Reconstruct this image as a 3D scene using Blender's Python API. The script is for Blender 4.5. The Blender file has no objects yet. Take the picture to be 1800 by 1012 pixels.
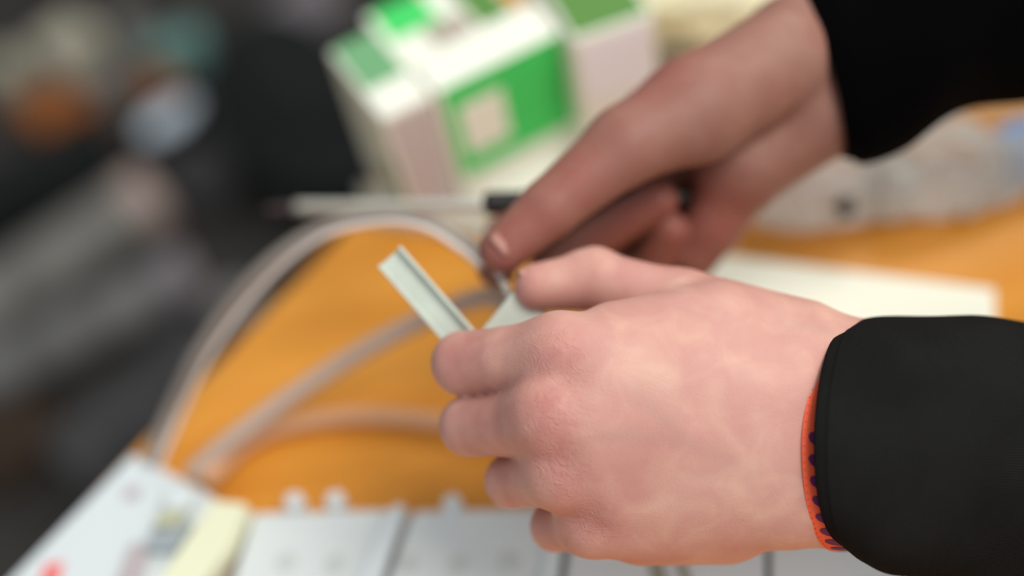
import bpy, bmesh, math, random
import numpy as np
from mathutils import Vector, Matrix

C = bpy.context.scene.collection
R = math.radians
# ------------------------------------------------------------------ camera, world, lights, exposure
FPX, W, H = 2000.0, 1800.0, 1012.0
FOCUS = 0.343
cam_d = bpy.data.cameras.new('camera'); cam = bpy.data.objects.new('camera', cam_d); C.objects.link(cam)
cam_d.sensor_width = 36.0; cam_d.lens = 36.0 * FPX / W
cam_d.clip_start = 0.01; cam_d.clip_end = 50
cam_d.dof.use_dof = True; cam_d.dof.focus_distance = FOCUS
cam_d.dof.aperture_fstop = (cam_d.lens / 1000.0) / 0.022
CAM_Z = 0.42
PITCH, ROLL = R(50), R(-14)
# table top is z = 0 (0.75 m above the floor)
rot = Matrix.Rotation(0, 4, 'Z') @ Matrix.Rotation(R(90) - PITCH, 4, 'X') @ Matrix.Rotation(ROLL, 4, 'Z')
cam.matrix_world = Matrix.Translation((0, 0, CAM_Z)) @ rot
bpy.context.scene.camera = cam
CM = np.array(cam.matrix_world)

w = bpy.data.worlds.new('room_light'); bpy.context.scene.world = w; w.use_nodes = True
w.node_tree.nodes['Background'].inputs['Color'].default_value = (0.88, 0.95, 1.0, 1)
w.node_tree.nodes['Background'].inputs['Strength'].default_value = 0.46

def area(name, loc, target, sx, sy, power, col):
    l = bpy.data.lights.new(name, 'AREA'); l.shape = 'RECTANGLE'; l.size = sx; l.size_y = sy
    l.energy = power; l.color = col
    o = bpy.data.objects.new(name, l); C.objects.link(o); o.location = loc
    o.rotation_euler = (Vector(target) - Vector(loc)).to_track_quat('-Z', 'Y').to_euler()
    return o
area('ceiling_light', (0.50, 0.02, 1.05), (0.22, 0.37, 0.0), 0.6, 0.4, 10, (1.0, 0.97, 0.92))
area('ceiling_light', (1.1, 1.5, 1.5), (0.25, 0.4, 0.0), 1.1, 0.6, 15, (1.0, 0.97, 0.92))
area('fill_light', (-1.6, -0.6, 1.4), (0, 0.3, 0.0), 1.2, 1.0, 4.5, (0.9, 0.95, 1.0))  # soft daylight from the window side on the left
area('fill_light', (0.6, -1.1, 1.0), (0.05, 0.4, 0.0), 1.0, 0.7, 4, (1.0, 0.98, 0.95))  # added front-right fill, no real window, brightens the carton fronts
sc = bpy.context.scene
sc.view_settings.view_transform = 'Standard'; sc.view_settings.look = 'None'
sc.view_settings.gamma = 1.0; sc.view_settings.exposure = 0.0; sc.view_settings.use_curve_mapping = False

# ------------------------------------------------------------------ helpers
def P(px, py, d):
    """pixel of the 1800x1012 photograph at axial distance d -> world point"""
    v = CM @ np.array([(px - W/2)/FPX*d, -(py - H/2)/FPX*d, -d, 1.0])
    return Vector(v[:3])
def T(px, py, z=0.0):
    """pixel -> world point on the horizontal plane at height z"""
    o = Vector(CM[:3, 3]); v = P(px, py, 1.0) - o
    return o + v * ((z - o.z) / v.z)
def tag(o, label=None, cat=None, group=None, kind=None):
    if label: o['label'] = label
    if cat: o['category'] = cat
    if group: o['group'] = group
    if kind: o['kind'] = kind
    return o
def empty(name, loc, label, cat, group=None, rz=0):
    o = bpy.data.objects.new(name, None); C.objects.link(o); o.empty_display_size = 0.02
    o.location = loc; o.rotation_euler = (0, 0, rz)
    bpy.context.view_layer.update()
    return tag(o, label, cat, group)
def link_mesh(name, me, m, parent=None, origin=None, smooth=True):
    """vertices come in world space; origin moves to `origin` (or the parent's), then the object is parented"""
    o = bpy.data.objects.new(name, me); C.objects.link(o)
    if m: me.materials.append(m)
    if smooth:
        me.polygons.foreach_set('use_smooth', [True]*len(me.polygons))
    if parent is not None:
        bpy.context.view_layer.update()
        me.transform(parent.matrix_world.inverted()); o.parent = parent
    elif origin is not None:
        me.transform(Matrix.Translation(-Vector(origin))); o.location = origin
    me.update()
    return o
def from_data(name, vs, fs, m, parent=None, origin=None, smooth=True):
    me = bpy.data.meshes.new(name); me.from_pydata([tuple(v) for v in vs], [], fs); me.validate()
    return link_mesh(name, me, m, parent, origin, smooth)
def from_bm(name, bm, m, parent=None, origin=None, smooth=True):
    bmesh.ops.recalc_face_normals(bm, faces=bm.faces)
    me = bpy.data.meshes.new(name); bm.to_mesh(me); bm.free()
    return link_mesh(name, me, m, parent, origin, smooth)
def bevelled(bm, w_, seg=3):
    bmesh.ops.bevel(bm, geom=bm.edges[:], offset=w_, segments=seg, affect='EDGES', profile=0.5, clamp_overlap=True)
def prism(bm, poly, z0, z1, bev=0.0, seg=3):
    """poly: world xy points; extruded from z0 to z1"""
    t = bmesh.new()
    lo = [t.verts.new((p[0], p[1], z0)) for p in poly]; hi = [t.verts.new((p[0], p[1], z1)) for p in poly]
    n = len(poly)
    t.faces.new(lo); t.faces.new(hi)
    for i in range(n): t.faces.new((lo[i], lo[(i+1) % n], hi[(i+1) % n], hi[i]))
    bmesh.ops.recalc_face_normals(t, faces=t.faces)
    if bev: bevelled(t, bev, seg)
    join(bm, t)
def join(bm, t):
    me = bpy.data.meshes.new('tmp'); t.to_mesh(me); t.free(); bm.from_mesh(me); bpy.data.meshes.remove(me)
def pxpoly(pts, z): return [T(x, y, z)[:2] for x, y in pts]
def box(bm, M, sx, sy, sz, bev=0.0, seg=3):
    t = bmesh.new(); bmesh.ops.create_cube(t, size=1.0)
    for v in t.verts: v.co = Vector((v.co.x*sx, v.co.y*sy, v.co.z*sz))
    if bev: bevelled(t, bev, seg)
    for v in t.verts: v.co = M @ v.co
    join(bm, t)
def TR(loc, rz=0, rx=0, ry=0):
    return Matrix.Translation(loc) @ Matrix.Rotation(rz, 4, 'Z') @ Matrix.Rotation(ry, 4, 'Y') @ Matrix.Rotation(rx, 4, 'X')
def cyl(bm, M, r, h, seg=32, bev=0.0, r2=None):
    t = bmesh.new(); bmesh.ops.create_cone(t, cap_ends=True, segments=seg, radius1=r, radius2=r if r2 is None else r2, depth=h)
    if bev:
        es = [e for e in t.edges if abs(e.verts[0].co.z - e.verts[1].co.z) < 1e-7]
        bmesh.ops.bevel(t, geom=es, offset=bev, segments=3, affect='EDGES', profile=0.5, clamp_overlap=True)
    for v in t.verts: v.co = M @ v.co
    join(bm, t)
def spline(pts, n=12):
    pts = [Vector(p) for p in pts]; q = [2*pts[0]-pts[1]] + pts + [2*pts[-1]-pts[-2]]; out = []
    for i in range(1, len(q)-2):
        for k in range(n):
            t = k/n; a, b, c, d = q[i-1], q[i], q[i+1], q[i+2]
            out.append(0.5*((2*b) + (c-a)*t + (2*a-5*b+4*c-d)*t*t + (3*b-a-3*c+d)*t**3))
    out.append(pts[-1]); return out
def tube(bm, pts, rad, seg=14, n=10, smoothpath=True):
    path = spline(pts, n) if smoothpath else [Vector(p) for p in pts]
    rr = rad if callable(rad) else (lambda t: rad)
    rings = []; up = Vector((0.13, 0.2, 1)).normalized()
    for i, p in enumerate(path):
        d = (path[min(i+1, len(path)-1)] - path[max(i-1, 0)]).normalized()
        u = (up - d*up.dot(d)).normalized(); v = d.cross(u); up = u
        r = rr(i/(len(path)-1))
        rings.append([bm.verts.new(p + (u*math.cos(a) + v*math.sin(a))*r) for a in [2*math.pi*k/seg for k in range(seg)]])
    for a, b in zip(rings, rings[1:]):
        for k in range(seg): bm.faces.new((a[k], a[(k+1) % seg], b[(k+1) % seg], b[k]))
    bm.faces.new(rings[0][::-1]); bm.faces.new(rings[-1])

# ------------------------------------------------------------------ materials
def lin(r, g, b):
    f = lambda c: (c/255/12.92) if c/255 <= 0.04045 else ((c/255+0.055)/1.055)**2.4
    return (f(r), f(g), f(b), 1)
def mat(name, col, rough=0.6, spec=0.4, var=0.0, vscale=40.0, bump=0.0, bscale=300.0, metal=0.0, col2=None, sss=0.0):
    m = bpy.data.materials.new(name); m.use_nodes = True; nt = m.node_tree; b = nt.nodes['Principled BSDF']
    b.inputs['Roughness'].default_value = rough; b.inputs['Metallic'].default_value = metal
    b.inputs['Specular IOR Level'].default_value = spec; b.inputs['Base Color'].default_value = col
    tc = nt.nodes.new('ShaderNodeTexCoord')
    if var or col2:
        n = nt.nodes.new('ShaderNodeTexNoise'); n.inputs['Scale'].default_value = vscale; n.inputs['Detail'].default_value = 4
        nt.links.new(tc.outputs['Object'], n.inputs['Vector'])
        mx = nt.nodes.new('ShaderNodeMix'); mx.data_type = 'RGBA'
        mx.inputs[6].default_value = col if col2 else tuple(c*(1-var) for c in col[:3])+(1,)
        mx.inputs[7].default_value = col2 if col2 else tuple(min(1, c*(1+var)) for c in col[:3])+(1,)
        rp = nt.nodes.new('ShaderNodeValToRGB'); rp.color_ramp.elements[0].position = 0.35; rp.color_ramp.elements[1].position = 0.65
        nt.links.new(n.outputs['Fac'], rp.inputs[0]); nt.links.new(rp.outputs[0], mx.inputs[0])
        nt.links.new(mx.outputs[2], b.inputs['Base Color'])
    if bump:
        n2 = nt.nodes.new('ShaderNodeTexNoise'); n2.inputs['Scale'].default_value = bscale; n2.inputs['Detail'].default_value = 5
        nt.links.new(tc.outputs['Object'], n2.inputs['Vector'])
        bp = nt.nodes.new('ShaderNodeBump'); bp.inputs['Strength'].default_value = bump; bp.inputs['Distance'].default_value = 0.001
        nt.links.new(n2.outputs['Fac'], bp.inputs['Height']); nt.links.new(bp.outputs[0], b.inputs['Normal'])
    if sss:
        b.inputs['Subsurface Weight'].default_value = sss; b.inputs['Subsurface Radius'].default_value = (1, .35, .2)
        b.inputs['Subsurface Scale'].default_value = 0.003
    return m

def wood_mat():
    m = bpy.data.materials.new('orange_wood'); m.use_nodes = True; nt = m.node_tree; b = nt.nodes['Principled BSDF']
    b.inputs['Roughness'].default_value = 0.42; b.inputs['Specular IOR Level'].default_value = 0.35
    tc = nt.nodes.new('ShaderNodeTexCoord'); mp = nt.nodes.new('ShaderNodeMapping')
    mp.inputs['Scale'].default_value = (6, 60, 6); mp.inputs['Rotation'].default_value = (0, 0, R(35))
    n = nt.nodes.new('ShaderNodeTexNoise'); n.inputs['Scale'].default_value = 1.0; n.inputs['Detail'].default_value = 6
    rp = nt.nodes.new('ShaderNodeValToRGB')
    rp.color_ramp.elements[0].position = 0.3; rp.color_ramp.elements[0].color = lin(216, 140, 46)
    rp.color_ramp.elements[1].position = 0.7; rp.color_ramp.elements[1].color = lin(234, 160, 62)
    nt.links.new(tc.outputs['Object'], mp.inputs[0]); nt.links.new(mp.outputs[0], n.inputs['Vector'])
    nt.links.new(n.outputs['Fac'], rp.inputs[0]); nt.links.new(rp.outputs[0], b.inputs['Base Color'])
    bp = nt.nodes.new('ShaderNodeBump'); bp.inputs['Strength'].default_value = 0.08; bp.inputs['Distance'].default_value = 0.0005
    nt.links.new(n.outputs['Fac'], bp.inputs['Height']); nt.links.new(bp.outputs[0], b.inputs['Normal'])
    return m

def skin_mat(name, base, red, pale):
    m = bpy.data.materials.new(name); m.use_nodes = True; nt = m.node_tree; b = nt.nodes['Principled BSDF']
    N = nt.nodes.new; L = nt.links.new
    b.inputs['Roughness'].default_value = 0.52; b.inputs['Specular IOR Level'].default_value = 0.32
    b.inputs['Subsurface Weight'].default_value = 0.35; b.inputs['Subsurface Radius'].default_value = (1.0, 0.32, 0.2)
    b.inputs['Subsurface Scale'].default_value = 0.0022
    tc = N('ShaderNodeTexCoord')
    at = N('ShaderNodeAttribute'); at.attribute_name = 'skin_map'
    sep = N('ShaderNodeSeparateColor'); L(at.outputs['Color'], sep.inputs[0])
    def noise(s, d=4, dist=0.0):
        n = N('ShaderNodeTexNoise'); n.inputs['Scale'].default_value = s; n.inputs['Detail'].default_value = d
        n.inputs['Distortion'].default_value = dist; L(tc.outputs['Object'], n.inputs['Vector']); return n
    def ramp(src, a, b_):
        r = N('ShaderNodeMapRange'); r.inputs['From Min'].default_value = a; r.inputs['From Max'].default_value = b_
        L(src, r.inputs['Value']); return r.outputs[0]
    def math_(op, a, b_=None, v=0.5):
        k = N('ShaderNodeMath'); k.operation = op; L(a, k.inputs[0])
        if b_ is not None: L(b_, k.inputs[1])
        else: k.inputs[1].default_value = v
        return k.outputs[0]
    def mix(fac, a, b_):
        k = N('ShaderNodeMix'); k.data_type = 'RGBA'; L(fac, k.inputs[0])
        for s, v in ((6, a), (7, b_)):
            if isinstance(v, tuple): k.inputs[s].default_value = v
            else: L(v, k.inputs[s])
        return k.outputs[2]
    n1 = noise(75, 4, 0.6); n2 = noise(210, 3); n3 = noise(34, 3)
    c = mix(math_('MULTIPLY', ramp(n1.outputs['Fac'], 0.42, 0.72), v=0.8), base, pale)
    c = mix(math_('MULTIPLY', ramp(n3.outputs['Fac'], 0.45, 0.75), v=0.4), c, red)
    fr = math_('MULTIPLY', sep.outputs[0], math_('ADD', ramp(n2.outputs['Fac'], 0.3, 0.7), v=0.9))
    c = mix(math_('MULTIPLY', fr, v=0.62), c, red)
    vein = tuple(x*y for x, y in zip(base, (0.72, 0.78, 0.80, 1)))
    c = mix(math_('MULTIPLY', sep.outputs[2], v=0.5), c, vein)
    L(c, b.inputs['Base Color'])
    # relief: pores, fine crinkle, knuckle wrinkles where the map's green channel is set
    v = N('ShaderNodeTexVoronoi'); v.inputs['Scale'].default_value = 900; v.feature = 'DISTANCE_TO_EDGE'; L(tc.outputs['Object'], v.inputs['Vector'])
    pores = math_('MULTIPLY', v.outputs['Distance'], v=0.25)
    wr = noise(420, 5, 2.5)
    h = math_('ADD', pores, math_('MULTIPLY', wr.outputs['Fac'], v=0.35))
    kn = noise(260, 3, 1.2)
    cre = math_('MULTIPLY', math_('ABSOLUTE', math_('SUBTRACT', kn.outputs['Fac'], v=0.5)), v=3.2)
    cre = math_('MULTIPLY', math_('MINIMUM', cre, v=0.6), sep.outputs[1])
    h = math_('ADD', h, cre)
    bp = N('ShaderNodeBump'); bp.inputs['Strength'].default_value = 0.55; bp.inputs['Distance'].default_value = 0.0005
    L(h, bp.inputs['Height']); L(bp.outputs[0], b.inputs['Normal'])
    return m

def knit_mat(name, col):
    m = mat(name, col, rough=1.0, spec=0.04, var=0.18, vscale=25)
    nt = m.node_tree; b = nt.nodes['Principled BSDF']
    b.inputs['Sheen Weight'].default_value = 0.0; b.inputs['Sheen Roughness'].default_value = 0.6
    uv = nt.nodes.new('ShaderNodeUVMap')
    wv = nt.nodes.new('ShaderNodeTexWave'); wv.inputs['Scale'].default_value = 55; wv.wave_profile = 'SIN'; wv.bands_direction = 'Y'
    wv.inputs['Distortion'].default_value = 0.6; wv.inputs['Detail Scale'].default_value = 3
    wx = nt.nodes.new('ShaderNodeTexWave'); wx.inputs['Scale'].default_value = 60; wx.bands_direction = 'X'; wx.inputs['Distortion'].default_value = 0.8
    nt.links.new(uv.outputs[0], wv.inputs[0]); nt.links.new(uv.outputs[0], wx.inputs[0])
    ad = nt.nodes.new('ShaderNodeMath'); ad.operation = 'ADD'
    nt.links.new(wv.outputs['Fac'], ad.inputs[0]); nt.links.new(wx.outputs['Fac'], ad.inputs[1])
    bp = nt.nodes.new('ShaderNodeBump'); bp.inputs['Strength'].default_value = 0.6; bp.inputs['Distance'].default_value = 0.0005
    nt.links.new(ad.outputs[0], bp.inputs['Height']); nt.links.new(bp.outputs[0], b.inputs['Normal'])
    return m

def bag_mat():
    m = bpy.data.materials.new('clear_film'); m.use_nodes = True; nt = m.node_tree; b = nt.nodes['Principled BSDF']
    b.inputs['Base Color'].default_value = lin(252, 250, 244); b.inputs['Roughness'].default_value = 0.3
    tr = nt.nodes.new('ShaderNodeBsdfTransparent'); mx = nt.nodes.new('ShaderNodeMixShader')
    lw = nt.nodes.new('ShaderNodeLayerWeight'); lw.inputs['Blend'].default_value = 0.35
    mr = nt.nodes.new('ShaderNodeMapRange'); mr.inputs['To Min'].default_value = 0.5; mr.inputs['To Max'].default_value = 0.95
    nt.links.new(lw.outputs['Facing'], mr.inputs[0]); nt.links.new(mr.outputs[0], mx.inputs[0])
    tl_ = nt.nodes.new('ShaderNodeBsdfTranslucent'); tl_.inputs['Color'].default_value = lin(254, 252, 246)
    m2 = nt.nodes.new('ShaderNodeMixShader'); m2.inputs[0].default_value = 0.25
    nt.links.new(b.outputs[0], m2.inputs[1]); nt.links.new(tl_.outputs[0], m2.inputs[2])
    nt.links.new(tr.outputs[0], mx.inputs[1]); nt.links.new(m2.outputs[0], mx.inputs[2])
    nt.links.new(mx.outputs[0], nt.nodes['Material Output'].inputs[0])
    return m

M = {
 'wood': wood_mat(),
 'edge': mat('wood_edge', lin(150, 92, 40), 0.5),
 'floor': mat('dark_floor', lin(58, 54, 50), 0.6, var=0.25, vscale=6),
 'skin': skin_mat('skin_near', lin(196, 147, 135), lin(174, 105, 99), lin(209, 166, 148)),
 'skin_shaded': skin_mat('skin_far_shaded', lin(141, 98, 85), lin(146, 87, 77), lin(151, 111, 96)),  # same skin darkened: the far hand's shade is painted into the colour
 'nail': mat('nail', lin(206, 150, 138), 0.4, 0.4),
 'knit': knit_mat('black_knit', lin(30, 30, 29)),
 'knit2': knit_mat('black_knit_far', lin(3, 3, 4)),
 'orange': mat('orange_band', lin(232, 92, 58), 0.6, 0.3, bump=0.3, bscale=1500),
 'purple': mat('purple_print', lin(92, 30, 84), 0.55, 0.3),
 'darkorange': mat('band_stitching', lin(190, 52, 36), 0.7),
 'white': mat('white_plastic', lin(215, 220, 219), 0.4, 0.4),
 'white2': mat('white_plastic_ridge', lin(218, 225, 226), 0.35, 0.45),
 'recess': mat('grey_recess', lin(200, 204, 200), 0.6),
 'slot': mat('slot_grey', lin(150, 148, 132), 0.6),
 'cream': mat('cream_plastic', lin(232, 232, 200), 0.5),
 'grey': mat('grey_plastic', lin(160, 168, 172), 0.5),
 'olive': mat('olive_plastic', lin(190, 190, 160), 0.5),
 'red': mat('red_print', lin(238, 120, 118), 0.6),
 'mauve': mat('mauve_print', lin(186, 174, 176), 0.6),
 'strip': mat('pale_grey_plastic', lin(190, 198, 186), 0.45, 0.4, var=0.05, vscale=80),
 'cable': mat('grey_cable', lin(140, 130, 122), 0.45, 0.4),
 'cable2': mat('white_cable', lin(222, 210, 202), 0.4, 0.4),
 'cable3': mat('beige_cable', lin(186, 164, 150), 0.5, 0.3),
 'black': mat('black_plastic', lin(24, 23, 23), 0.4, 0.4),
 'steel': mat('steel', lin(214, 210, 198), 0.4, 0.5, metal=0.2),
 'card': mat('white_card', lin(240, 240, 226), 0.6, 0.3),
 'cardside': mat('lilac_card', lin(196, 184, 182), 0.6),
 'taupe': mat('taupe_card', lin(172, 160, 146), 0.7),
 'shade_taupe': mat('dark_taupe_shade', lin(122, 112, 96), 0.8),
 'cream2': mat('cream_card', lin(222, 220, 196), 0.6),
 'green': mat('green_print', lin(70, 210, 104), 0.5, 0.3),
 'dgreen': mat('dark_green_print', lin(40, 120, 60), 0.5, 0.3),
 'ogreen': mat('olive_green_print', lin(92, 138, 66), 0.5, 0.3),
 'beige': mat('beige_card', lin(196, 188, 172), 0.7),
 'paper': mat('paper', lin(252, 251, 232), 0.7, 0.2),
 'bag': bag_mat(),
 'creambag': mat('cream_paper', lin(238, 232, 196), 0.7, var=0.1, vscale=30, bump=0.5, bscale=60),
 'blue': mat('pale_blue_tape', lin(150, 180, 225), 0.5),
 'f_beige': mat('dull_beige', lin(200, 192, 170), 0.7), 'f_grey': mat('dull_grey', lin(134, 130, 124), 0.8, var=0.3, vscale=14),
 'f_teal': mat('dull_teal', lin(120, 160, 152), 0.5), 'f_brown': mat('dull_brown', lin(160, 92, 40), 0.7),
 'f_blue': mat('pale_blue_enamel', lin(232, 244, 255), 0.35, 0.5), 'f_black': mat('black_fabric', lin(15, 19, 19), 0.85, var=0.3, vscale=20),
 'f_mid': mat('mid_grey_fabric', lin(118, 116, 114), 0.85, var=0.35, vscale=16),
 'f_pink': mat('dusty_pink', lin(190, 166, 156), 0.8), 'f_char': mat('charcoal_fabric', lin(72, 71, 72), 0.85, var=0.3, vscale=18),
 'f_mauve': mat('mauve_grey', lin(140, 132, 136), 0.8), 'f_dbrown': mat('dark_brown', lin(60, 44, 30), 0.8),
}

# ------------------------------------------------------------------ signed distance modelling for the hands
def cc(px, py, d): return np.array([(px-W/2)/FPX*d, -(py-H/2)/FPX*d, -d])*1000.0
def seg(p, a, b, ra, rb, flat=None):
    a = np.asarray(a, np.float32); b = np.asarray(b, np.float32); ba = b-a
    pa = p - a; h = np.clip((pa @ ba)/float(ba @ ba), 0, 1)
    return np.sqrt(((pa - h[:, None]*ba)**2).sum(1)) - (ra + (rb-ra)*h)
def smin(a, b, k):
    h = np.maximum(k - np.abs(a-b), 0)/k
    return np.minimum(a, b) - h*h*h*k/6.0
def surface_nets(f, lo, h):
    nx, ny, nz = f.shape; s = f < 0
    c = [(i, j, k) for i in (0, 1) for j in (0, 1) for k in (0, 1)]
    sl = lambda o: (slice(o[0], nx-1+o[0]), slice(o[1], ny-1+o[1]), slice(o[2], nz-1+o[2]))
    cnt = sum(s[sl(o)].astype(np.int8) for o in c)
    act = np.argwhere((cnt > 0) & (cnt < 8))
    acc = np.zeros((len(act), 3)); n = np.zeros(len(act))
    for o in c:
        for ax in range(3):
            if o[ax]: continue
            o2 = list(o); o2[ax] = 1
            a = act + np.array(o); b = act + np.array(o2)
            fa = f[tuple(a.T)]; fb = f[tuple(b.T)]; m = (fa < 0) != (fb < 0)
            t = np.where(m, fa/(fa-fb+1e-12), 0)
            q = np.tile(np.array(o, float), (len(act), 1)); q[:, ax] += t
            acc[m] += q[m]; n[m] += 1
    v = lo + (act + acc/n[:, None])*h
    idx = -np.ones((nx-1, ny-1, nz-1), np.int64); idx[tuple(act.T)] = np.arange(len(act))
    faces = []
    for ax in range(3):
        u, w_ = [(1, 2), (2, 0), (0, 1)][ax]
        a = [slice(None)]*3; b = [slice(None)]*3; a[ax] = slice(0, -1); b[ax] = slice(1, None)
        e = np.argwhere(s[tuple(a)] != s[tuple(b)])
        e = e[(e[:, u] > 0) & (e[:, w_] > 0) & (e[:, u] < f.shape[u]-1) & (e[:, w_] < f.shape[w_]-1)]
        ins = s[tuple(e.T)]
        def at(du, dw):
            q = e.copy(); q[:, u] -= du; q[:, w_] -= dw; return idx[tuple(q.T)]
        quad = np.stack([at(1, 1), at(0, 1), at(0, 0), at(1, 0)], 1)
        quad[~ins] = quad[~ins][:, ::-1]
        faces.append(quad)
    return v, np.concatenate(faces)
def sdf_object(name, fn, lo, hi, h, m, parent, mapfn=None):
    lo = np.array(lo, float); hi = np.array(hi, float)
    n = np.ceil((hi-lo)/h).astype(int)+1
    ax = [lo[i] + np.arange(n[i])*h for i in range(3)]
    f = np.empty(tuple(n), np.float32)
    YZ = np.stack(np.meshgrid(ax[1], ax[2], indexing='ij'), -1).reshape(-1, 2).astype(np.float32)
    st = 12
    for i in range(0, n[0], st):
        xs = ax[0][i:i+st]
        p = np.concatenate([np.repeat(xs, len(YZ))[:, None].astype(np.float32), np.tile(YZ, (len(xs), 1))], 1)
        f[i:i+st] = fn(p).reshape(len(xs), n[1], n[2])
    v, q = surface_nets(f, lo, h)
    # light smoothing of the grid steps
    e = np.concatenate([q[:, [0, 1]], q[:, [1, 2]], q[:, [2, 3]], q[:, [3, 0]]])
    for lam in (0.5, 0.5, 0.5):
        s = np.zeros_like(v); c = np.zeros(len(v))
        for a, b in ((0, 1), (1, 0)):
            for k in range(3): s[:, k] += np.bincount(e[:, a], weights=v[e[:, b], k], minlength=len(v))
            c += np.bincount(e[:, a], minlength=len(v))
        v = v + lam*(s/c[:, None]-v)
    vm = v/1000.0
    vw = (CM @ np.concatenate([vm, np.ones((len(vm), 1))], 1).T).T[:, :3]
    me = bpy.data.meshes.new(name); me.vertices.add(len(vw)); me.vertices.foreach_set('co', vw.ravel())
    me.loops.add(q.size); me.loops.foreach_set('vertex_index', q.ravel())
    me.polygons.add(len(q)); me.polygons.foreach_set('loop_start', np.arange(0, q.size, 4)); me.polygons.foreach_set('loop_total', np.full(len(q), 4))
    me.update(calc_edges=True); me.validate()
    if mapfn is not None:
        rgb = mapfn(v); at = me.color_attributes.new('skin_map', 'FLOAT_COLOR', 'POINT')
        at.data.foreach_set('color', np.concatenate([np.clip(rgb, 0, 1), np.ones((len(v), 1))], 1).ravel())
    return link_mesh(name, me, m, parent)
def chain(p, pts, rad, k=2.0):
    d = None
    for i in range(len(pts)-1):
        s = seg(p, pts[i], pts[i+1], rad[i], rad[i+1]); d = s if d is None else smin(d, s, k)
    return d
def gsum(v, pts):
    o = np.zeros(len(v))
    for c, r in pts: o += np.exp(-((v-c)**2).sum(1)/(r*r))
    return o

# ------------------------------------------------------------------ setting: table, floor
FLOOR_Z = -0.75
def slab(poly, z0, z1, bev):
    bm = bmesh.new(); prism(bm, poly, z0, z1, bev); return bm
edge_px = [(-60, 1100), (180, 842), (590, 414), (650, 330), (692, 150), (745, -110)]
tp = [T(x, y)[:2] for x, y in edge_px]
tp += [(1.0, tp[-1][1]+0.05), (1.0, -0.2), (tp[0][0], -0.2)]
tb = empty('work_table', (0.3, 0.2, FLOOR_Z), 'orange wooden work table under the hands, boxes and white modules', 'table')
from_bm('tabletop', slab(tp, -0.028, 0.0, 0.004), M['wood'], tb, smooth=False)
for x, y in ((0.15, 0.62), (0.9, 0.62), (0.9, -0.1), (0.02, -0.1)):
    bm = bmesh.new(); box(bm, TR((x, y, (FLOOR_Z-0.028)/2)), 0.05, 0.05, -0.028-FLOOR_Z, 0.004); from_bm('leg', bm, M['edge'], tb, smooth=False)
bm = bmesh.new(); prism(bm, [(-3.5, -1.5), (2.5, -1.5), (2.5, 4.0), (-3.5, 4.0)], FLOOR_Z-0.05, FLOOR_Z)
tag(from_bm('floor', bm, M['floor'], smooth=False), kind='structure')

wm = mat('wall_paint', lin(206, 204, 196), .8)
for nm, pl in (('wall_back', [(-3.5, 4.0), (2.5, 4.0), (2.5, 4.1), (-3.5, 4.1)]), ('wall_left', [(-3.6, -1.5), (-3.5, -1.5), (-3.5, 4.0), (-3.6, 4.0)])):
    bm = bmesh.new(); prism(bm, pl, FLOOR_Z, 1.9)
    tag(from_bm(nm, bm, wm, smooth=False), kind='structure')

# ------------------------------------------------------------------ the person
person = empty('person', P(2300, 700, 0.42), 'person in black sleeves, hands only, gripping a pale strip and a tool', 'person')

# near (left) hand
I0, I1, I2, I3 = cc(985, 622, .350), cc(815, 638, .371), cc(850, 634, .393), cc(915, 610, .396)
m0, m1, m2, m3 = cc(968, 728, .346), cc(826, 748, .371), cc(855, 752, .394), cc(925, 750, .400)
r0, r1, r2, r3 = cc(990, 825, .350), cc(900, 845, .372), cc(922, 846, .394), cc(985, 840, .399)
l0, l1, l2, l3 = cc(1042, 912, .358), cc(976, 925, .376), cc(1000, 926, .394), cc(1055, 915, .398)
t0, t1, t2, t3 = cc(1400, 620, .364), cc(1200, 543, .376), cc(1042, 492, .384), cc(946, 504, .382)
def near_hand(p):
    palm = seg(p, I0, cc(1375, 665, .3565), 12.6, 17)
    for a, b, ra, rb in ((m0, cc(1375, 740, .355), 13.2, 17.6), (r0, cc(1375, 800, .3555), 12.6, 17.5),
                         (l0, cc(1370, 858, .359), 11.8, 17.3),
                         (cc(1130, 905, .366), cc(1270, 893, .368), 15.5, 17.5),
                         (cc(1055, 677, .3484), cc(1375, 702, .3540), 13.2, 17.5), (cc(1055, 777, .3472), cc(1375, 772, .3535), 13, 17.6), (cc(1090, 862, .3522), cc(1375, 830, .3550), 12.4, 17.2),
                         (cc(1085, 602, .358), cc(1260, 588, .362), 12.8, 16.5),
                         (cc(1100, 800, .372), cc(1300, 780, .37), 14, 18),
                         (t0, t1, 17.5, 12.6),
                         (cc(1400, 665, .358), cc(1485, 652, .361), 16.2, 15.3), (cc(1390, 860, .358), cc(1485, 868, .362), 17, 15.8),
                         (cc(1485, 652, .361), cc(1750, 655, .372), 15.3, 16), (cc(1485, 868, .362), cc(1750, 865, .372), 15.8, 17),
                         (cc(1480, 760, .361), cc(1750, 760, .370), 18, 19)):
        palm = smin(palm, seg(p, a, b, ra, rb), 9)
    fs = [(chain(p, (I0, cc(892, 632, .3605), I1, I2, I3), (12.2, 10.5, 10.4, 9.2, 8.0))), (chain(p, (m0, cc(895, 745, .3590), m1, m2, m3), (12.5, 10.2, 9.8, 8.8, 7.8))),
          (chain(p, (r0, cc(940, 838, .3610), r1, r2, r3), (11.5, 9.2, 8.8, 8.0, 7.2))), (chain(p, (l0, cc(1008, 921, .3670), l1, l2, l3), (10.7, 8.6, 8.1, 7.2, 6.4)))]
    d = smin(palm, fs[0], 7)
    for f in fs[1:]: d = smin(d, smin(palm, f, 7), 0.7)
    th = chain(p, (t1, t2, t3), (12.4, 10.1, 8.1), 3)
    th = smin(th, seg(p, cc(1046, 482, .383), cc(1030, 484, .383), 9.2, 8.6), 4)
    return smin(d, smin(palm, th, 7), 1.0)
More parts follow.
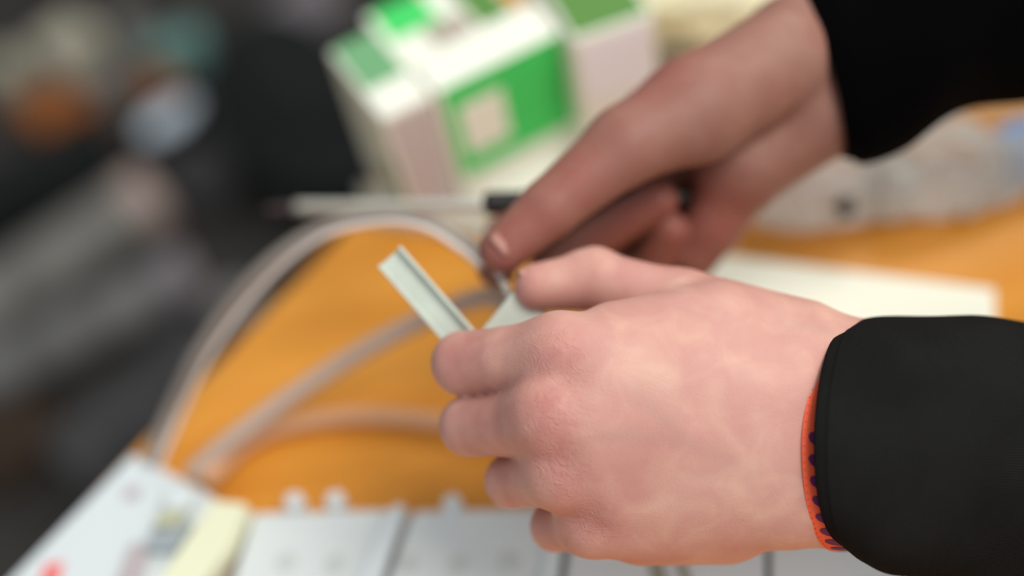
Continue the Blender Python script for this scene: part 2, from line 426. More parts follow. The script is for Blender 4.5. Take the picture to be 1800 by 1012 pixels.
def near_map(v):
    kn = gsum(v, [(cc(985, 622, .338), 10), (cc(968, 728, .334), 10), (cc(990, 825, .338), 9), (cc(1042, 912, .346), 9)])
    red = 0.6*kn + 0.35*gsum(v, [(cc(870, 600, .36), 12), (cc(800, 620, .362), 10), (cc(850, 745, .36), 12), (cc(900, 850, .36), 10), (cc(975, 930, .366), 9),
                                 (cc(1080, 960, .36), 12), (cc(1040, 500, .38), 9), (cc(950, 515, .38), 8)])
    # veins
    vn = np.zeros(len(v))
    for a, b in (((1060, 765, .333), (1200, 772, .334)), ((1200, 772, .334), (1330, 830, .338)), ((1120, 690, .332), (1200, 772, .334)),
                 ((1050, 860, .34), (1180, 850, .34)), ((1180, 850, .34), (1380, 880, .345)), ((1380, 560, .345), (1460, 580, .348))):
        vn = np.maximum(vn, np.exp(-(np.maximum(seg(v, cc(*a), cc(*b), 0, 0), 0)/2.4)**2))
    return np.stack([red, np.clip(kn*1.1, 0, 1) + 0.4*gsum(v, [(cc(1440, 570, .35), 10)]), vn*0.7], 1)
lo = cc(700, 1012, .42); hi = cc(1780, 400, .42)
nh = sdf_object('left_hand', near_hand, (cc(740, 500, .372)[0]-6, cc(900, 1040, .36)[1], -425), (cc(1600, 500, .372)[0], cc(900, 410, .36)[1], -322), 0.8, M['skin'], person, near_map)
tag(nh, 'left hand nearest the camera, back of hand up, fingers curled round the strip')

# far (right) hand
FT = [cc(1100, 255, .398), cc(965, 366, .393), cc(884, 438, .392)]
FI = [cc(1145, 206, .430), cc(978, 348, .452), cc(890, 415, .438), cc(873, 470, .420)]
FM = [cc(1135, 235, .452), cc(948, 418, .462), cc(978, 462, .448), cc(1158, 350, .428)]
FR = [cc(1180, 290, .462), cc(1090, 470, .470), cc(1140, 480, .452), cc(1178, 402, .436)]
FL = [cc(1235, 330, .468), cc(1160, 490, .476), cc(1190, 500, .462), cc(1216, 440, .452)]
def far_hand(p):
    palm = seg(p, cc(1370, 108, .418), cc(1222, 192, .407), 19.5, 18.5)
    for a, b, ra, rb in ((cc(1400, 80, .430), cc(1440, 176, .430), 19.5, 19.5),
                         (cc(1222, 192, .407), FT[0], 18.5, 13.4),
                         (cc(1400, 90, .44), FI[0], 17, 11.3), (cc(1400, 130, .445), FM[0], 18, 12.5),
                         (cc(1420, 170, .448), FR[0], 17, 12), (cc(1430, 190, .446), FL[0], 16, 11.5),
                         (cc(1436, 190, .432), cc(1306, 280, .436), 19.5, 18.5), (cc(1306, 280, .436), cc(1254, 392, .444), 18.0, 10.8),
                         (cc(1254, 392, .444), cc(1222, 450, .448), 10.8, 9),
                         (cc(1400, 90, .430), cc(1700, -30, .45), 19.5, 21), (cc(1440, 170, .430), cc(1740, 50, .45), 19.5, 21)):
        palm = smin(palm, seg(p, a, b, ra, rb), 8)
    fs = [(chain(p, FI, (11.3, 9.2, 8.4, 7.6))), (chain(p, FM, (12.2, 9.8, 9.0, 7.6))), (chain(p, FR, (11.5, 8.8, 8, 7.0))), (chain(p, FL, (10.5, 8, 7.4, 6.4)))]
    d = smin(palm, fs[0], 4)
    for f in fs[1:]: d = smin(d, smin(palm, f, 3), 0.8)
    th = chain(p, FT, (13.4, 10.2, 8.4), 3)
    return smin(d, smin(palm, th, 7), 0.9)
def far_map(v):
    red = gsum(v, [(cc(1010, 300, .385), 14), (cc(930, 400, .385), 12), (cc(880, 450, .385), 9), (cc(1150, 150, .40), 16), (cc(1100, 400, .43), 22), (cc(1180, 400, .43), 18), (cc(1260, 380, .43), 14)])
    return np.stack([red, 0*red, 0*red], 1)
fh = sdf_object('right_hand', far_hand, (cc(800, 300, .40)[0], cc(900, 545, .47)[1], -492), (cc(1620, 300, .44)[0], cc(900, -60, .44)[1], -380), 1.0, M['skin_shaded'], person, far_map)
tag(fh, 'right hand farther back, thumb and fingers closed on a black-handled tool')

def nail(parent, c, nrm, along, wd, ln, m):
    bm = bmesh.new(); n = Vector(nrm).normalized(); a = Vector(along); a = (a - n*a.dot(n)).normalized(); s = a.cross(n)
    K = 9; grid = []
    for i in range(K):
        row = []
        for j in range(K):
            u = -1 + 2*i/(K-1); v = -1 + 2*j/(K-1)
            rr = 1/max(1e-6, (abs(u)**4 + abs(v)**4)**0.25) if (u or v) else 1; q = max(abs(u), abs(v)); uu, vv = u*min(1, rr*q if q else 1), v*min(1, rr*q if q else 1)
            row.append(bm.verts.new(Vector(c) + a*uu*ln/2 + s*vv*wd/2 - n*(0.20*wd*vv*vv + 0.05*ln*uu*uu)))
        grid.append(row)
    for i in range(K-1):
        for j in range(K-1): bm.faces.new((grid[i][j], grid[i+1][j], grid[i+1][j+1], grid[i][j+1]))
    o = from_bm('nail', bm, m, parent)
    sm = o.modifiers.new('solid', 'SOLIDIFY'); sm.thickness = 0.0006; sm.offset = 0
    return o
view = lambda px, py: (Vector(CM[:3, 3]) - P(px, py, 1)).normalized()
RIGHTV = Vector(CM[:3, 0]); UPV = Vector(CM[:3, 1]); BACKV = Vector(CM[:3, 2])
def cam_dir(x, y, z): return (RIGHTV*x + UPV*y + BACKV*z).normalized()
nd = cam_dir(0.25, 0.35, 0.9)
c0 = P(884, 434, .392)
nail(fh, c0 + nd*0.0080, nd, cam_dir(-0.74, -0.64, -0.02), 0.010, 0.011, mat('nail_far', lin(166, 118, 106), 0.55, 0.3))
nd = cam_dir(-0.25, 0.93, 0.12)
nail(nh, P(943, 504, .382) + nd*0.0072, nd, cam_dir(-1, -0.2, 0), 0.010, 0.0095, M['nail'])

# sleeves: swept knitted tubes with a turned rim
def sleeve(name, axis, hv, hw, side, rimcurve, m, seed, nseg=72, wob=0.0012):
    """axis: list of (point, half height, half depth); side/front are the section's axes"""
    rnd = random.Random(seed)
    ph = [rnd.uniform(0, 6.28) for _ in range(12)]
    bm = bmesh.new(); uvl = bm.loops.layers.uv.new('UVMap'); rings = []
    pts = [a[0] for a in axis]; path = spline(pts, 14); n = len(path)
    hs = spline([Vector((a[1], a[2], 0)) for a in axis], 14)
    s = 0; prof = []
    for i, p in enumerate(path):
        if i: s += (path[i]-path[i-1]).length
        prof.append((p, hs[i].x, hs[i].y, s, 1.0))
    # rim: rolls inward
    d0 = (path[0]-path[1]).normalized()
    pre = []
    for k, (out, sc_) in enumerate(((-0.010, 0.87), (-0.003, 0.885), (0.0008, 0.902), (0.0026, 0.92), (0.0034, 0.938), (0.003, 0.955), (0.0018, 0.972), (0.0004, 0.988))):
        pre.append((path[0]+d0*out, hs[0].x, hs[0].y, -0.012+0.0012*k, sc_))
    prof = pre + prof[0:]
    for i, (p, a, b, s_, sc_) in enumerate(prof):
        ring = []
        for k in range(nseg):
            t = 2*math.pi*k/nseg; ct, st_ = math.cos(t), math.sin(t)
            w1 = 1 + (sum(math.sin(3*t+ph[0]+s_*40)*0.4 + math.sin(5*t+ph[1]-s_*70)*0.3 + math.sin(2*t+ph[2]+s_*110)*0.5 for _ in (0,)))*wob/0.03*min(1, max(0, s_)/0.03)
            off = rimcurve(ct, st_)*max(0.0, 1-max(0, s_)/0.06)
            sgn = lambda q, e: math.copysign(abs(q)**(1.0 - 0.1*min(1.0, max(0.0, s_)/0.05)), q)
            ring.append(bm.verts.new(p + hv*(sgn(ct, .9)*a*sc_*w1) + hw*(sgn(st_, .9)*b*sc_*w1) + side*off))
        rings.append((ring, s_))
    for (r1_, s1), (r2_, s2) in zip(rings, rings[1:]):
        for k in range(nseg):
            f = bm.faces.new((r1_[k], r1_[(k+1) % nseg], r2_[(k+1) % nseg], r2_[k]))
            for l, (uu, vv) in zip(f.loops, ((s1, k), (s1, k+1), (s2, k+1), (s2, k))): l[uvl].uv = (uu*12, vv/nseg*2.4)
    bm.faces.new([v for v in rings[-1][0]])
    return from_bm(name, bm, m, person)
hvN = cam_dir(0, 1, 0); hwN = cam_dir(0, 0, 1); sideN = cam_dir(-1, 0, 0)
def rimN(ct, st_): return 0.0182*st_
NA = [(P(1504, 765, .360), .0358, .0330), (P(1530, 772, .360), .0385, .0330), (P(1580, 783, .361), .0410, .0330), (P(1700, 790, .364), .0425, .0320), (P(1850, 800, .370), .0440, .033),
      (P(2250, 800, .358), .047, .038), (P(2700, 760, .345), .050, .042)]
s1 = sleeve('sleeve', NA, hvN, hwN, sideN, rimN, M['knit'], 3)
tag(s1, 'black knitted sleeve of the near hand')
# lint specks on the near sleeve
bm = bmesh.new()
for x, y, r_ in ((1547, 719, .00055), (1613, 735, .0003), (1521, 791, .0003)):
    bmesh.ops.create_icosphere(bm, subdivisions=1, radius=r_, matrix=Matrix.Translation(P(x, y, .3335)))
lint = from_bm('lint', bm, mat('lint', lin(190, 185, 180), .9), s1)

ax = cam_dir(0.91, 0.40, -0.1); hv2 = cam_dir(-0.26, 0.965, 0.0); hw2 = cam_dir(0.1, 0, 1)
def rimF(ct, st_): return 0.006*st_
FA = [(P(1455, 124, .430), .0350, .0275), (P(1478, 116, .431), .0385, .030), (P(1550, 78, .433), .0405, .033), (P(1660, 5, .438), .0415, .036),
      (P(1780, -10, .442), .043, .038), (P(1950, -60, .444), .050, .04), (P(2300, -180, .46), .056, .048), (P(2700, -300, .48), .06, .052)]
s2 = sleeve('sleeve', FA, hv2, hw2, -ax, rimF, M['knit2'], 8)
tag(s2, 'black sleeve of the far hand')

# wristband
def band_pt(t, wd, off=0.0):
    """t angle, wd 0..1 across the width"""
    a, b = 0.0362+off, 0.0275+off
    c = P(1476, 762, .3615)
    ct, st_ = math.cos(t), math.sin(t)
    return c + hvN*(ct*a) + hwN*(st_*b) + sideN*(0.0187*st_ + 0.0004 - (0.006*ct*ct if ct > 0 else 0) - wd*0.012)
bm = bmesh.new(); K = 96; L_ = []
for k in range(K):
    t = 2*math.pi*k/K
    L_.append([bm.verts.new(band_pt(t, u, o)) for u, o in ((0, 0.0), (0.0, .0005), (1.0, .0005), (1.0, 0.0))])
for k in range(K):
    a, b = L_[k], L_[(k+1) % K]
    for j in range(4): bm.faces.new((a[j], a[(j+1) % 4], b[(j+1) % 4], b[j]))
wb = from_bm('wristband', bm, M['orange'], person, smooth=False)
tag(wb, 'orange woven wristband with purple leaf marks')
bm = bmesh.new(); n_ = 0
t = R(88)
while t < R(172):
    # leaf marks slanting across the band
    for half in (0,):
        vs = []
        for q in range(14):
            a = 2*math.pi*q/14; uu = 0.56 + 0.42*math.cos(a)*1.0; tt = t + R(3.0)*math.sin(a)*(1.15-0.35*math.cos(a)) + R(7.0)*(uu-0.5)
            vs.append(bm.verts.new(band_pt(tt, max(.04, min(.97, uu)), .00075)))
        bm.faces.new(vs)
    t += R(10.2)
from_bm('leaf_mark', bm, M['purple'], wb, smooth=False)['kind'] = 'stuff'
bm = bmesh.new()
for k in range(K*2):
    t = math.pi*k/K
    if k % 2 == 0: bmesh.ops.create_cube(bm, size=0.0003, matrix=Matrix.Translation(band_pt(t, 0.05, .0005)))
from_bm('stitching', bm, M['darkorange'], wb, smooth=False)['kind'] = 'stuff'

# ------------------------------------------------------------------ what the hands hold
# screwdriver-like tool in the far hand
tip, k1, k2, k3, k4 = P(470, 367, .512), P(522, 364, .506), P(800, 361, .446), P(850, 358, .4385), P(1205, 345, .440)
tl = empty('screwdriver', k3, 'slim screwdriver with black handle and long silver shaft in the far hand', 'screwdriver')
bm = bmesh.new(); tube(bm, [k1, k1.lerp(k2, .5), k2, k3], 0.0026, 16); from_bm('shaft', bm, M['steel'], tl)
bm = bmesh.new(); tube(bm, [tip, tip.lerp(k1, .6), k1.lerp(k2, .02)], lambda t: 0.0012+0.0008*t, 12); from_bm('tip', bm, mat('tip_metal', lin(96, 80, 82), .5, metal=.4), tl)
bm = bmesh.new(); tube(bm, [k3, k3.lerp(k4, .03), k3.lerp(k4, .08), k3.lerp(k4, .5), k3.lerp(k4, .96), k4], lambda t: 0.0030+0.0016*min(1, t*8)*(1 if t < .97 else .6), 20); from_bm('handle', bm, M['black'], tl)

# pale channel strip gripped in the near hand
def channel(name, a, b, wdir, w_, th, lip, m, nrm, parent=None, origin=None):
    bm = bmesh.new(); d = (b-a); n = Vector(nrm).normalized(); wd = Vector(wdir); dd = d.normalized()
    wd = (wd - dd*wd.dot(dd)).normalized(); n = dd.cross(wd); n = n if n.dot(Vector(nrm)) > 0 else -n
    prof = [(-w_/2, lip), (-w_/2+th, lip), (-w_/2+th, th), (w_/2-th, th*0.9), (w_/2-th, lip*1.5), (w_/2, lip*1.5), (w_/2, 0), (-w_/2, 0)]
    A = [bm.verts.new(a + wd*x + n*y) for x, y in prof]; B = [bm.verts.new(b + wd*x + n*y) for x, y in prof]
    bm.faces.new(A); bm.faces.new(B)
    for i in range(8): bm.faces.new((A[i], A[(i+1) % 8], B[(i+1) % 8], B[i]))
    bmesh.ops.recalc_face_normals(bm, faces=bm.faces); bevelled(bm, 0.0003, 2)
    return from_bm(name, bm, m, parent, origin, smooth=False)
a, b = P(686, 452, .388), P(850, 640, .3835)
st = channel('plastic_channel', a, b, cam_dir(0.8, 0.55, -0.05), 0.0105, 0.0013, 0.003, M['strip'], cam_dir(0.25, -0.1, 1), origin=b)
tag(st, 'pale grey plastic channel strip sticking up left from the near fist', 'plastic strip')
# wedge-shaped pale block between thumb and index finger
poly = [(902, 512), (948, 545), (1000, 590), (960, 650), (830, 600)]
bm = bmesh.new()
f_ = [bm.verts.new(P(x, y, .3815)) for x, y in poly]; g_ = [bm.verts.new(P(x, y, .3815)+cam_dir(.1, .1, -1)*0.006) for x, y in poly]
bm.faces.new(f_); bm.faces.new(g_)
for i in range(5): bm.faces.new((f_[i], f_[(i+1) % 5], g_[(i+1) % 5], g_[i]))
bmesh.ops.recalc_face_normals(bm, faces=bm.faces); bevelled(bm, 0.0008, 3)
tag(from_bm('plastic_wedge', bm, M['strip'], origin=P(920, 570, .384), smooth=False), 'pale grey plastic wedge held between the near thumb and index finger', 'plastic piece')
# short bare wire end under the far thumb
bm = bmesh.new(); tube(bm, [P(872, 470, .408), P(880, 487, .402), P(890, 508, .394), P(905, 535, .386)], 0.0014, 12)
tag(from_bm('wire_end', bm, mat('bare_wire', lin(206, 200, 192), .45, .4), origin=P(880, 490, .405)), 'short pale wire end between the two thumbs', 'wire')

# cables
def cable(name, pts, r, m, label, group=None):
    bm = bmesh.new(); tube(bm, pts, r, 16, 12)
    return tag(from_bm(name, bm, m, origin=pts[0]), label, 'cable', group)
cable('cable', [T(262, 812, .012), P(300, 720, .505), P(352, 612, .488), P(440, 492, .472), P(545, 411, .458), P(655, 382, .446), P(745, 392, .436), P(815, 432, .428), P(850, 462, .416)],
      0.0031, M['cable'], 'thick grey cable arching from the white board up to the far thumb')
cable('cable', [T(276, 822, .012), P(318, 728, .500), P(372, 618, .482), P(462, 500, .466), P(560, 419, .451), P(660, 392, .440), P(745, 400, .430), P(812, 440, .422), P(846, 470, .412)],
      0.0013, M['cable2'], 'thin white wire running along the inside of the grey arching cable')
cable('cable', [T(335, 835, .014), T(400, 777, .018), T(520, 690, .024), T(640, 615, .035), T(760, 555, .052), T(860, 522, .078), P(930, 560, .398)],
      0.0042, M['cable3'], 'beige cable crossing the table diagonally from the board into the near fist')
cable('cable', [T(360, 845, .015), T(450, 768, .0052), T(560, 738, .0052), T(660, 732, .0052), T(790, 745, .0052), T(960, 780, .0052)],
      0.0042, mat('tan_cable', lin(206, 156, 118), .5), 'faint tan cable lying flat on the table below the diagonal one')

# ------------------------------------------------------------------ boxes at the back
def carton(name, corner, yaw, wx, wy, h, parent, bev=0.0012):
    """corner = near vertical edge; +x' runs along the front face, +y' along the left face"""
    bm = bmesh.new(); Mx = Matrix.Translation(corner) @ Matrix.Rotation(yaw, 4, 'Z')
    box(bm, Mx @ Matrix.Translation((wx/2, wy/2, h/2)), wx, wy, h, bev)
    return from_bm(name, bm, M['card'], parent, smooth=False), Mx
def panel(name, Mx, face, u0, u1, v0, v1, m, parent, t=0.0004, r=0.0):
    """flat printed panel on a face: 'front' (x,z), 'left' (y,z), 'top' (x,y)"""
    bm = bmesh.new(); cu, cv, su, sv = (u0+u1)/2, (v0+v1)/2, abs(u1-u0), abs(v1-v0)
    if face == 'front': box(bm, Mx @ Matrix.Translation((cu, -t/2, cv)), su, t, sv, r)
    elif face == 'left': box(bm, Mx @ Matrix.Translation((-t/2, cu, cv)), t, su, sv, r)
    else: box(bm, Mx @ Matrix.Translation((cu, cv, t/2)), su, sv, t, r)
    return from_bm(name, bm, m, parent, smooth=False)
hb = 0.080
A = T(764, 163, hb); Bp = T(990, 52, hb); Cp = T(588, 92, hb)
yaw = math.atan2(Bp.y-A.y, Bp.x-A.x); wx = (Bp-A).length; wyv = (Cp-A)
ang = math.degrees(math.atan2(wyv.y, wyv.x)-yaw); wy = wyv.length
print('BOX1', 'corner', A, 'yaw', math.degrees(yaw), 'w', wx, 'l', wy, 'angle', ang)
c1 = empty('carton', (A.x, A.y, 0), 'white carton with green label and white round mark, nearest of the cartons', 'box')
wyf = wy; wy = wy*0.45
body, Mx = carton('body', Vector((A.x, A.y, 0)), yaw, wx, wy, hb, c1)
panel('label_panel', Mx, 'front', 0.003, wx-0.002, 0.022, hb-0.001, M['green'], c1)
bm = bmesh.new(); box(bm, Mx @ Matrix.Translation((0.0205, -0.0006, 0.050)), 0.0235, 0.0006, 0.031, 0.0); 
from_bm('round_mark', bm, M['card'], c1, smooth=False)
Mt = Mx @ Matrix.Translation((0, 0, hb))
wy = wyf
cs = empty('carton', Mx @ Vector((-0.014, wy/2, 0)), 'slim cream carton with dark green corner mark, against the left side of the label carton', 'box')
bs, Ms = carton('body', Mx @ Vector((-0.0275, 0.001, 0)), yaw, 0.026, wy-0.002, hb-0.001, cs)
panel('front_print', Ms, 'front', 0.002, 0.0245, 0.004, hb-0.004, M['cardside'], cs)
panel('side_print', Ms, 'left', 0.001, wy-0.003, 0.001, hb-0.003, M['cream2'], cs)
panel('side_mark', Ms, 'left', 0.002, 0.011, 0.012, hb*0.62, M['dgreen'], cs, t=0.0008)
panel('top_print', Ms @ Matrix.Translation((0, 0, hb-0.001)), 'top', 0.002, 0.024, wy*0.35, wy-0.003, mat('pale_green_print', lin(112, 168, 118), .6), cs)

c4 = empty('carton', Mx @ Vector((wx/2, wy*.75, 0)), 'low taupe carton with green and olive printed top, directly behind the label carton', 'box')
b4, M4 = carton('body', Mx @ Vector((0.001, wy*0.47, 0)), yaw, wx-0.004, wy*0.95, 0.068, c4)
M4t = M4 @ Matrix.Translation((0, 0, 0.068))
panel('top_print', M4t, 'top', 0.004, wx*0.45, wy*0.5, wy*0.93, M['green'], c4)
panel('top_print', M4t, 'top', wx*0.28, wx*0.60, 0.003, wy*0.48, M['taupe'], c4)
panel('top_print', M4t, 'top', wx*0.64, wx-0.006, 0.003, wy*0.9, M['ogreen'], c4)

# second carton, right behind
A2 = T(1010, 85, .05); 
c2 = empty('carton', (T(1000, 215).x, T(1000, 215).y, 0), 'white and pale lilac carton with olive green top, behind the near one', 'box')
h2 = 0.085
P0 = T(1005, 72, h2); P1 = T(1150, 22, h2)
yaw2 = math.atan2(P1.y-P0.y, P1.x-P0.x); w2 = (P1-P0).length
print('BOX2', P0, P1, math.degrees(yaw2), w2)
body2, Mx2 = carton('body', Vector((P0.x, P0.y, 0)), yaw2, w2, 0.09, h2, c2)
bm = bmesh.new()
Mt2 = Mx2 @ Matrix.Translation((0, 0, h2))
panel('top_print', Mt2, 'top', 0.002, w2-0.002, 0.002, 0.088, M['ogreen'], c2)
panel('front_print', Mx2, 'front', 0.003, w2-0.003, 0.045, h2-0.003, mat('pale_lilac_print', lin(244, 240, 246), .6), c2)

# ------------------------------------------------------------------ paper, bag, right side
pp = [(1215, 452), (1250, 446), (1748, 508), (1752, 640), (1240, 640)]
bm = bmesh.new(); prism(bm, pxpoly(pp, 0.001), 0.0002, 0.0012)
tag(from_bm('paper_sheet', bm, M['paper'], origin=T(1500, 520, .0012), smooth=False), 'blank off-white sheet of paper lying above the near sleeve', 'paper')
def crumple(name, px, py, rx, ry, rz, yaw_, m, seed, label, cat, amp=0.22, sub=5):
    from mathutils import noise as mn
    c = T(px, py, rz*0.8); bm = bmesh.new(); bmesh.ops.create_icosphere(bm, subdivisions=sub, radius=1.0)
    for v in bm.verts:
        d = v.co.normalized(); q = d*2.2 + Vector((seed*7.1, seed, 0))
        f = 1 + amp*(mn.noise(q) + 0.6*abs(mn.noise(q*2.3))*2 + 0.35*mn.noise(q*5.1))
        v.co = Vector((d.x*rx*f, d.y*ry*f, d.z*rz*f))
        v.co = Matrix.Rotation(yaw_, 3, 'Z') @ v.co + c
        v.co.z = max(v.co.z, 0.0006)
    return tag(from_bm(name, bm, m, origin=(c.x, c.y, 0)), label, cat)
crumple('plastic_bag', 1450, 325, .040, .022, .013, R(-8), M['bag'], 1, 'crumpled clear plastic bag beside the far wrist with a black spot', 'plastic bag')
crumple('plastic_bag', 1640, 300, .034, .022, .016, R(10), M['bag'], 2, 'crumpled clear plastic bag to the right under the far sleeve', 'plastic bag')
crumple('plastic_bag', 1800, 290, .040, .012, .010, R(20), M['bag'], 5, 'narrow twisted clear plastic bag at the right edge of the photo', 'plastic bag')
bm = bmesh.new(); bmesh.ops.create_icosphere(bm, subdivisions=2, radius=1)
for v in bm.verts: v.co = Matrix.Rotation(R(-25), 3, 'Z') @ Vector((v.co.x*.0042, v.co.y*.0072, v.co.z*.0025)) + T(1486, 364, .022)
tag(from_bm('black_clip', bm, M['black'], origin=T(1486, 364, .022)), 'small black clip on the clear bag beside the far wrist', 'clip')
bm = bmesh.new(); cyl(bm, TR(T(1815, 268, .008)), .018, .014, 32, .001); tag(from_bm('tape_roll', bm, M['blue'], origin=T(1815, 268)), 'pale blue tape roll at the right edge behind the bags', 'tape')
bm = bmesh.new(); prism(bm, pxpoly([(1110, -60), (1150, -60), (1270, 120), (1180, 190), (1140, 120)], .004), .0002, .004, .001)  # dark sheet laid where only shade falls between carton and bag
tag(from_bm('shade_sheet', bm, M['shade_taupe'], origin=T(1190, 60), smooth=False), 'dark taupe sheet standing in for the shade between the lilac carton and the cream bag', 'cardboard')
crumple('paper_bag', 1280, -20, .058, .036, .024, R(-15), M['creambag'], 9, 'creased cream paper bag behind the far wrist at the top', 'bag', 0.18)

# ------------------------------------------------------------------ white board with connectors, bottom left
hbz = 0.012
bd = empty('power_board', T(230, 900), 'white board with cream connector block and cables, bottom left corner', 'circuit board')
bm = bmesh.new(); prism(bm, pxpoly([(232, 796), (352, 856), (420, 905), (330, 1100), (-60, 1100), (20, 1012)], hbz), 0.0, hbz, .0015)
from_bm('base_plate', bm, M['white2'], bd, smooth=False)
def block(name, pts, z0, z1, m, parent, bev=.0008, label=None):
    bm = bmesh.new(); prism(bm, pxpoly(pts, z1), z0, z1, bev); o = from_bm(name, bm, m, parent, smooth=False)
    if label: o['label'] = label
    return o
block('connector_block', [(372, 878), (432, 884), (400, 960), (340, 1040), (268, 1030), (318, 960)], hbz, hbz+.010, M['cream'], bd, label='cream connector block')
block('component', [(275, 915), (335, 915), (310, 965), (248, 965)], hbz, hbz+.005, M['grey'], bd)
block('component', [(282, 893), (318, 893), (306, 922), (270, 922)], hbz, hbz+.008, M['olive'], bd)
block('component', [(228, 955), (262, 950), (240, 1030), (200, 1030)], hbz, hbz+.004, M['mauve'], bd)
block('printed_mark', [(222, 855), (250, 858), (240, 878), (214, 876)], hbz, hbz+.0004, M['mauve'], bd, bev=0)
block('printed_mark', [(80, 990), (112, 988), (98, 1040), (62, 1040)], hbz, hbz+.0004, M['red'], bd, bev=0)
bm = bmesh.new(); cyl(bm, TR(T(318, 880, hbz+.004)), .006, .008, 24, .001); from_bm('knob', bm, M['white2'], bd)

# ------------------------------------------------------------------ white modules along the bottom
def module(pts, ridge, studs, holes, slots, label):
    hz = 0.014; o = empty('switch_module', T(sum(p[0] for p in pts)/len(pts), sum(p[1] for p in pts)/len(pts)), label, 'module', 'white modules in a row along the bottom')
    block('body', pts, 0.0018, hz, M['white'], o, .0015)
    for r_ in ridge: block('ridge', r_, hz, hz+.004, M['white2'], o, .0008)
    for x, y in studs:
        bm = bmesh.new(); cyl(bm, TR(T(x, y, hz-.003)), .0040, .009, 28, .0015); from_bm('stud', bm, M['white2'], o)
    for x, y in holes:
        bm = bmesh.new(); cyl(bm, TR(T(x, y, hz)), .0045, .0012, 24, .0003); from_bm('recess', bm, M['recess'], o)
    for s_ in slots: block('slot', s_, hz, hz+.0006, M['slot'], o, 0)
module([(446, 900), (690, 893), (600, 1110), (380, 1110)], [[(690, 886), (712, 886), (640, 1100), (590, 1100)]], [(520, 886), (592, 884)], [(505, 988), (590, 992)], [],
       'white plastic module with two round studs, right of the cream connector')
module([(727, 896), (1000, 890), (935, 1110), (648, 1110)], [[(975, 890), (998, 890), (968, 1100), (932, 1100)]], [(797, 890)], [(716, 992), (805, 994), (895, 988)], [],
       'white plastic module with one round stud, below the near hand fingers')
module([(1012, 890), (1345, 890), (1345, 1110), (975, 1110)], [], [], [], [[(1125, 940), (1152, 940), (1185, 1060), (1158, 1060)], [(1170, 940), (1186, 940), (1232, 1060), (1212, 1060)]],
       'white plastic module with two slanting slots, mostly under the near hand')
module([(1355, 890), (1680, 890), (1700, 1110), (1355, 1110)], [], [], [], [], 'plain white plastic module below the near wrist and cuff')
bm = bmesh.new(); prism(bm, pxpoly([(440, 906), (1705, 906), (1720, 1130), (360, 1130)], .0015), 0.0, .0015, .0004)
tag(from_bm('module_tray', bm, mat('tray_grey', lin(186, 184, 184), .6), origin=T(1000, 1000), smooth=False), 'thin grey tray under the row of white modules', 'tray')
bm = bmesh.new(); prism(bm, pxpoly([(842, 345), (1005, 262), (1050, 235), (1090, 300), (900, 400)], .003), 0.0003, .003, .0008)
tag(from_bm('card_flap', bm, M['card'], origin=T(950, 320), smooth=False), 'flat white card on the table in front of the green label, behind the far thumb', 'cardboard')
# beige card under and before the near carton
bm = bmesh.new(); prism(bm, pxpoly([(628, 320), (840, 335), (885, 425), (760, 396), (652, 384)], .006), 0.0003, .006, .001)
tag(from_bm('card_flap', bm, M['beige'], origin=T(740, 365), smooth=False), 'flat beige card on the table in front of the white carton', 'cardboard')

# ------------------------------------------------------------------ clutter on the floor beyond the table (far out of focus)
FZ = FLOOR_Z
def F(px, py, z=0.0): return T(px, py, FZ+z)
def floor_box(name, pts, h, m, label, cat, lid=None):
    o = empty(name, F(sum(p[0] for p in pts)/len(pts), sum(p[1] for p in pts)/len(pts)), label, cat)
    poly = [T(x, y, FZ+h)[:2] for x, y in pts]
    bm = bmesh.new(); prism(bm, poly, FZ, FZ+h, .006); from_bm('body', bm, m, o, smooth=False)
    if lid is not None:
        c = Vector((sum(p[0] for p in poly)/len(poly), sum(p[1] for p in poly)/len(poly)))
        bm = bmesh.new(); prism(bm, [c+(Vector(p)-c)*1.03 for p in poly], FZ+h, FZ+h+.012, .004); from_bm('lid', bm, lid, o, smooth=False)
    return o
def roll(name, a, b, r, m, label, cat, mend=None, z=None):
    z = r if z is None else z; pa, pb = F(*a, z), F(*b, z)
    o = empty(name, (pa.x, pa.y, FZ), label, cat); d = pb-pa
    bm = bmesh.new(); tube(bm, [pa, pa.lerp(pb, .02), pa.lerp(pb, .5), pa.lerp(pb, .98), pb], lambda t: r*(1 if .03 < t < .97 else .86), 28, 10)
    from_bm('roll_body', bm, m, o)
    bm = bmesh.new(); tube(bm, [pa.lerp(pb, .90), pa.lerp(pb, .91), pa.lerp(pb, 1.03), pa.lerp(pb, 1.04)], r*1.03, 28, 6); from_bm('end_wrap', bm, mend or m, o)
    return o
floor_box('storage_box', [(55, 80), (130, 30), (180, 60), (100, 120)], .06, M['f_beige'], 'blurred beige box on the floor at the far top left', 'box', M['f_beige'])
floor_box('storage_box', [(20, 190), (100, 150), (175, 185), (80, 240)], .05, M['f_brown'], 'blurred orange-brown box on the floor below the beige one', 'box', M['f_brown'])
floor_box('storage_box', [(232, 130), (290, 110), (315, 145), (255, 165)], .05, M['f_brown'], 'small blurred brown box above the pale blue lid', 'box')
floor_box('storage_tub', [(235, 85), (350, 48), (365, 85), (270, 108)], .05, M['f_teal'], 'blurred grey-teal tub on the floor at the top', 'tub', M['f_teal'])
floor_box('storage_tub', [(150, 125), (205, 100), (215, 128), (160, 155)], .08, M['f_grey'], 'blurred grey tub beside the beige box', 'tub')
floor_box('storage_tub', [(-20, 90), (30, 80), (40, 125), (-20, 140)], .05, M['f_beige'], 'blurred grey-beige tub at the left edge near the top', 'tub')
floor_box('storage_tub', [(195, 20), (240, 5), (245, 50), (200, 60)], .10, M['f_grey'], 'blurred grey tub behind the teal one', 'tub')
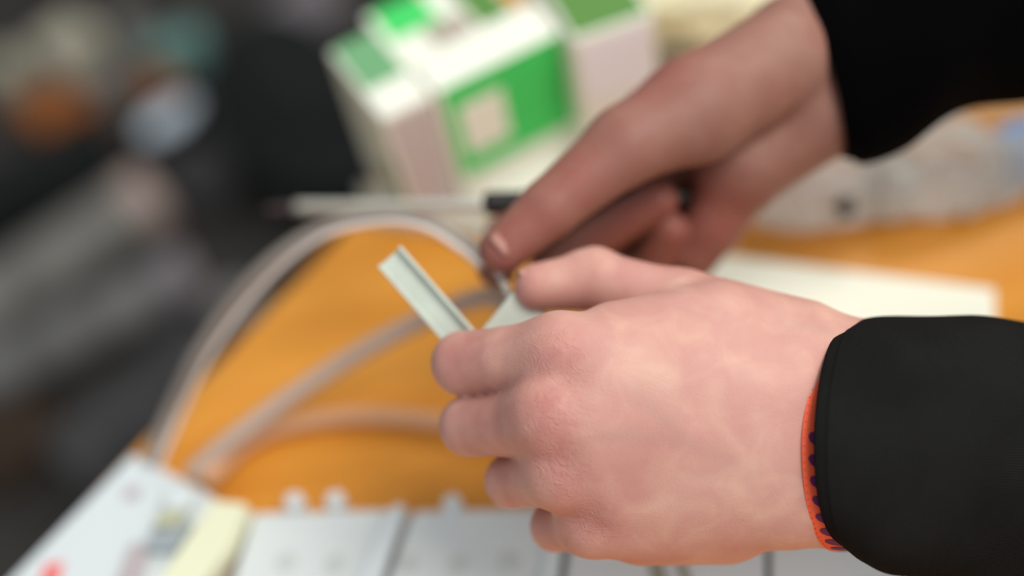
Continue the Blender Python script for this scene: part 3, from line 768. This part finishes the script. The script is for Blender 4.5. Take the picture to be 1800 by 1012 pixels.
floor_box('storage_box', [(440, 20), (560, -60), (600, 0), (480, 60)], .05, M['f_mauve'], 'blurred mauve-grey box at the top, left of the cartons', 'box')
# pale blue lid
o = empty('metal_lid', F(295, 208), 'bright pale blue oval lid lying on the dark floor clutter', 'lid')
bm = bmesh.new(); cyl(bm, Matrix.Translation(F(295, 207, .06)) @ Matrix.Rotation(R(38), 4, 'Z') @ Matrix.Diagonal((1.75, .95, 1, 1)), 0.029, .012, 40, .004); from_bm('lid_disc', bm, M['f_blue'], o)
bm = bmesh.new(); cyl(bm, Matrix.Translation(F(300, 213, .025)) @ Matrix.Rotation(R(38), 4, 'Z') @ Matrix.Diagonal((1.5, .8, 1, 1)), .034, .055, 40, .004); from_bm('pot_body', bm, M['f_black'], o)
roll('fabric_roll', (-60, 560), (262, 352), .05, M['f_grey'], 'long grey fabric roll with pinkish end on the floor at left', 'roll', M['f_pink'])
roll('fabric_roll', (-40, 670), (330, 485), .042, M['f_mid'], 'second grey fabric roll below the pink-ended one', 'roll', M['f_mauve'])
roll('fabric_roll', (130, 830), (370, 625), .055, M['f_char'], 'charcoal fabric roll lying beside the table edge', 'roll')
roll('tool_bag', (-80, 400), (190, 262), .058, M['f_black'], 'long black tool bag on the floor above the grey rolls', 'bag', M['f_black'])
def sack(name, px, py, rx, ry, rz, yaw_, m, seed, label, cat):
    from mathutils import noise as mn
    c = F(px, py, rz*.8); bm = bmesh.new(); bmesh.ops.create_icosphere(bm, subdivisions=4, radius=1.0)
    for v in bm.verts:
        d = v.co.normalized(); q = d*1.6 + Vector((seed*3.3, seed, 0)); f = 1 + .22*mn.noise(q) + .08*mn.noise(q*3)
        e = lambda a: math.copysign(abs(a)**.7, a)
        v.co = Matrix.Rotation(yaw_, 3, 'Z') @ Vector((e(d.x)*rx*f, e(d.y)*ry*f, e(d.z)*rz*f)) + c
        v.co.z = max(v.co.z, FZ+.001)
    return tag(from_bm(name, bm, m, origin=(c.x, c.y, FZ)), label, cat)
sack('backpack', 520, 200, .10, .19, .10, R(15), M['f_black'], 1, 'large black backpack on the floor left of the white carton', 'bag')
sack('backpack', 360, 310, .05, .05, .045, R(10), M['f_char'], 2, 'dark grey pouch below the pale blue lid', 'pouch')
sack('cloth_heap', 20, 780, .07, .06, .03, R(30), M['f_dbrown'], 3, 'dark brown cloth heap at the left edge', 'cloth')
sack('cloth_heap', 420, 560, .035, .045, .04, R(20), M['f_grey'], 4, 'small grey cloth heap peeping out by the table edge', 'cloth')
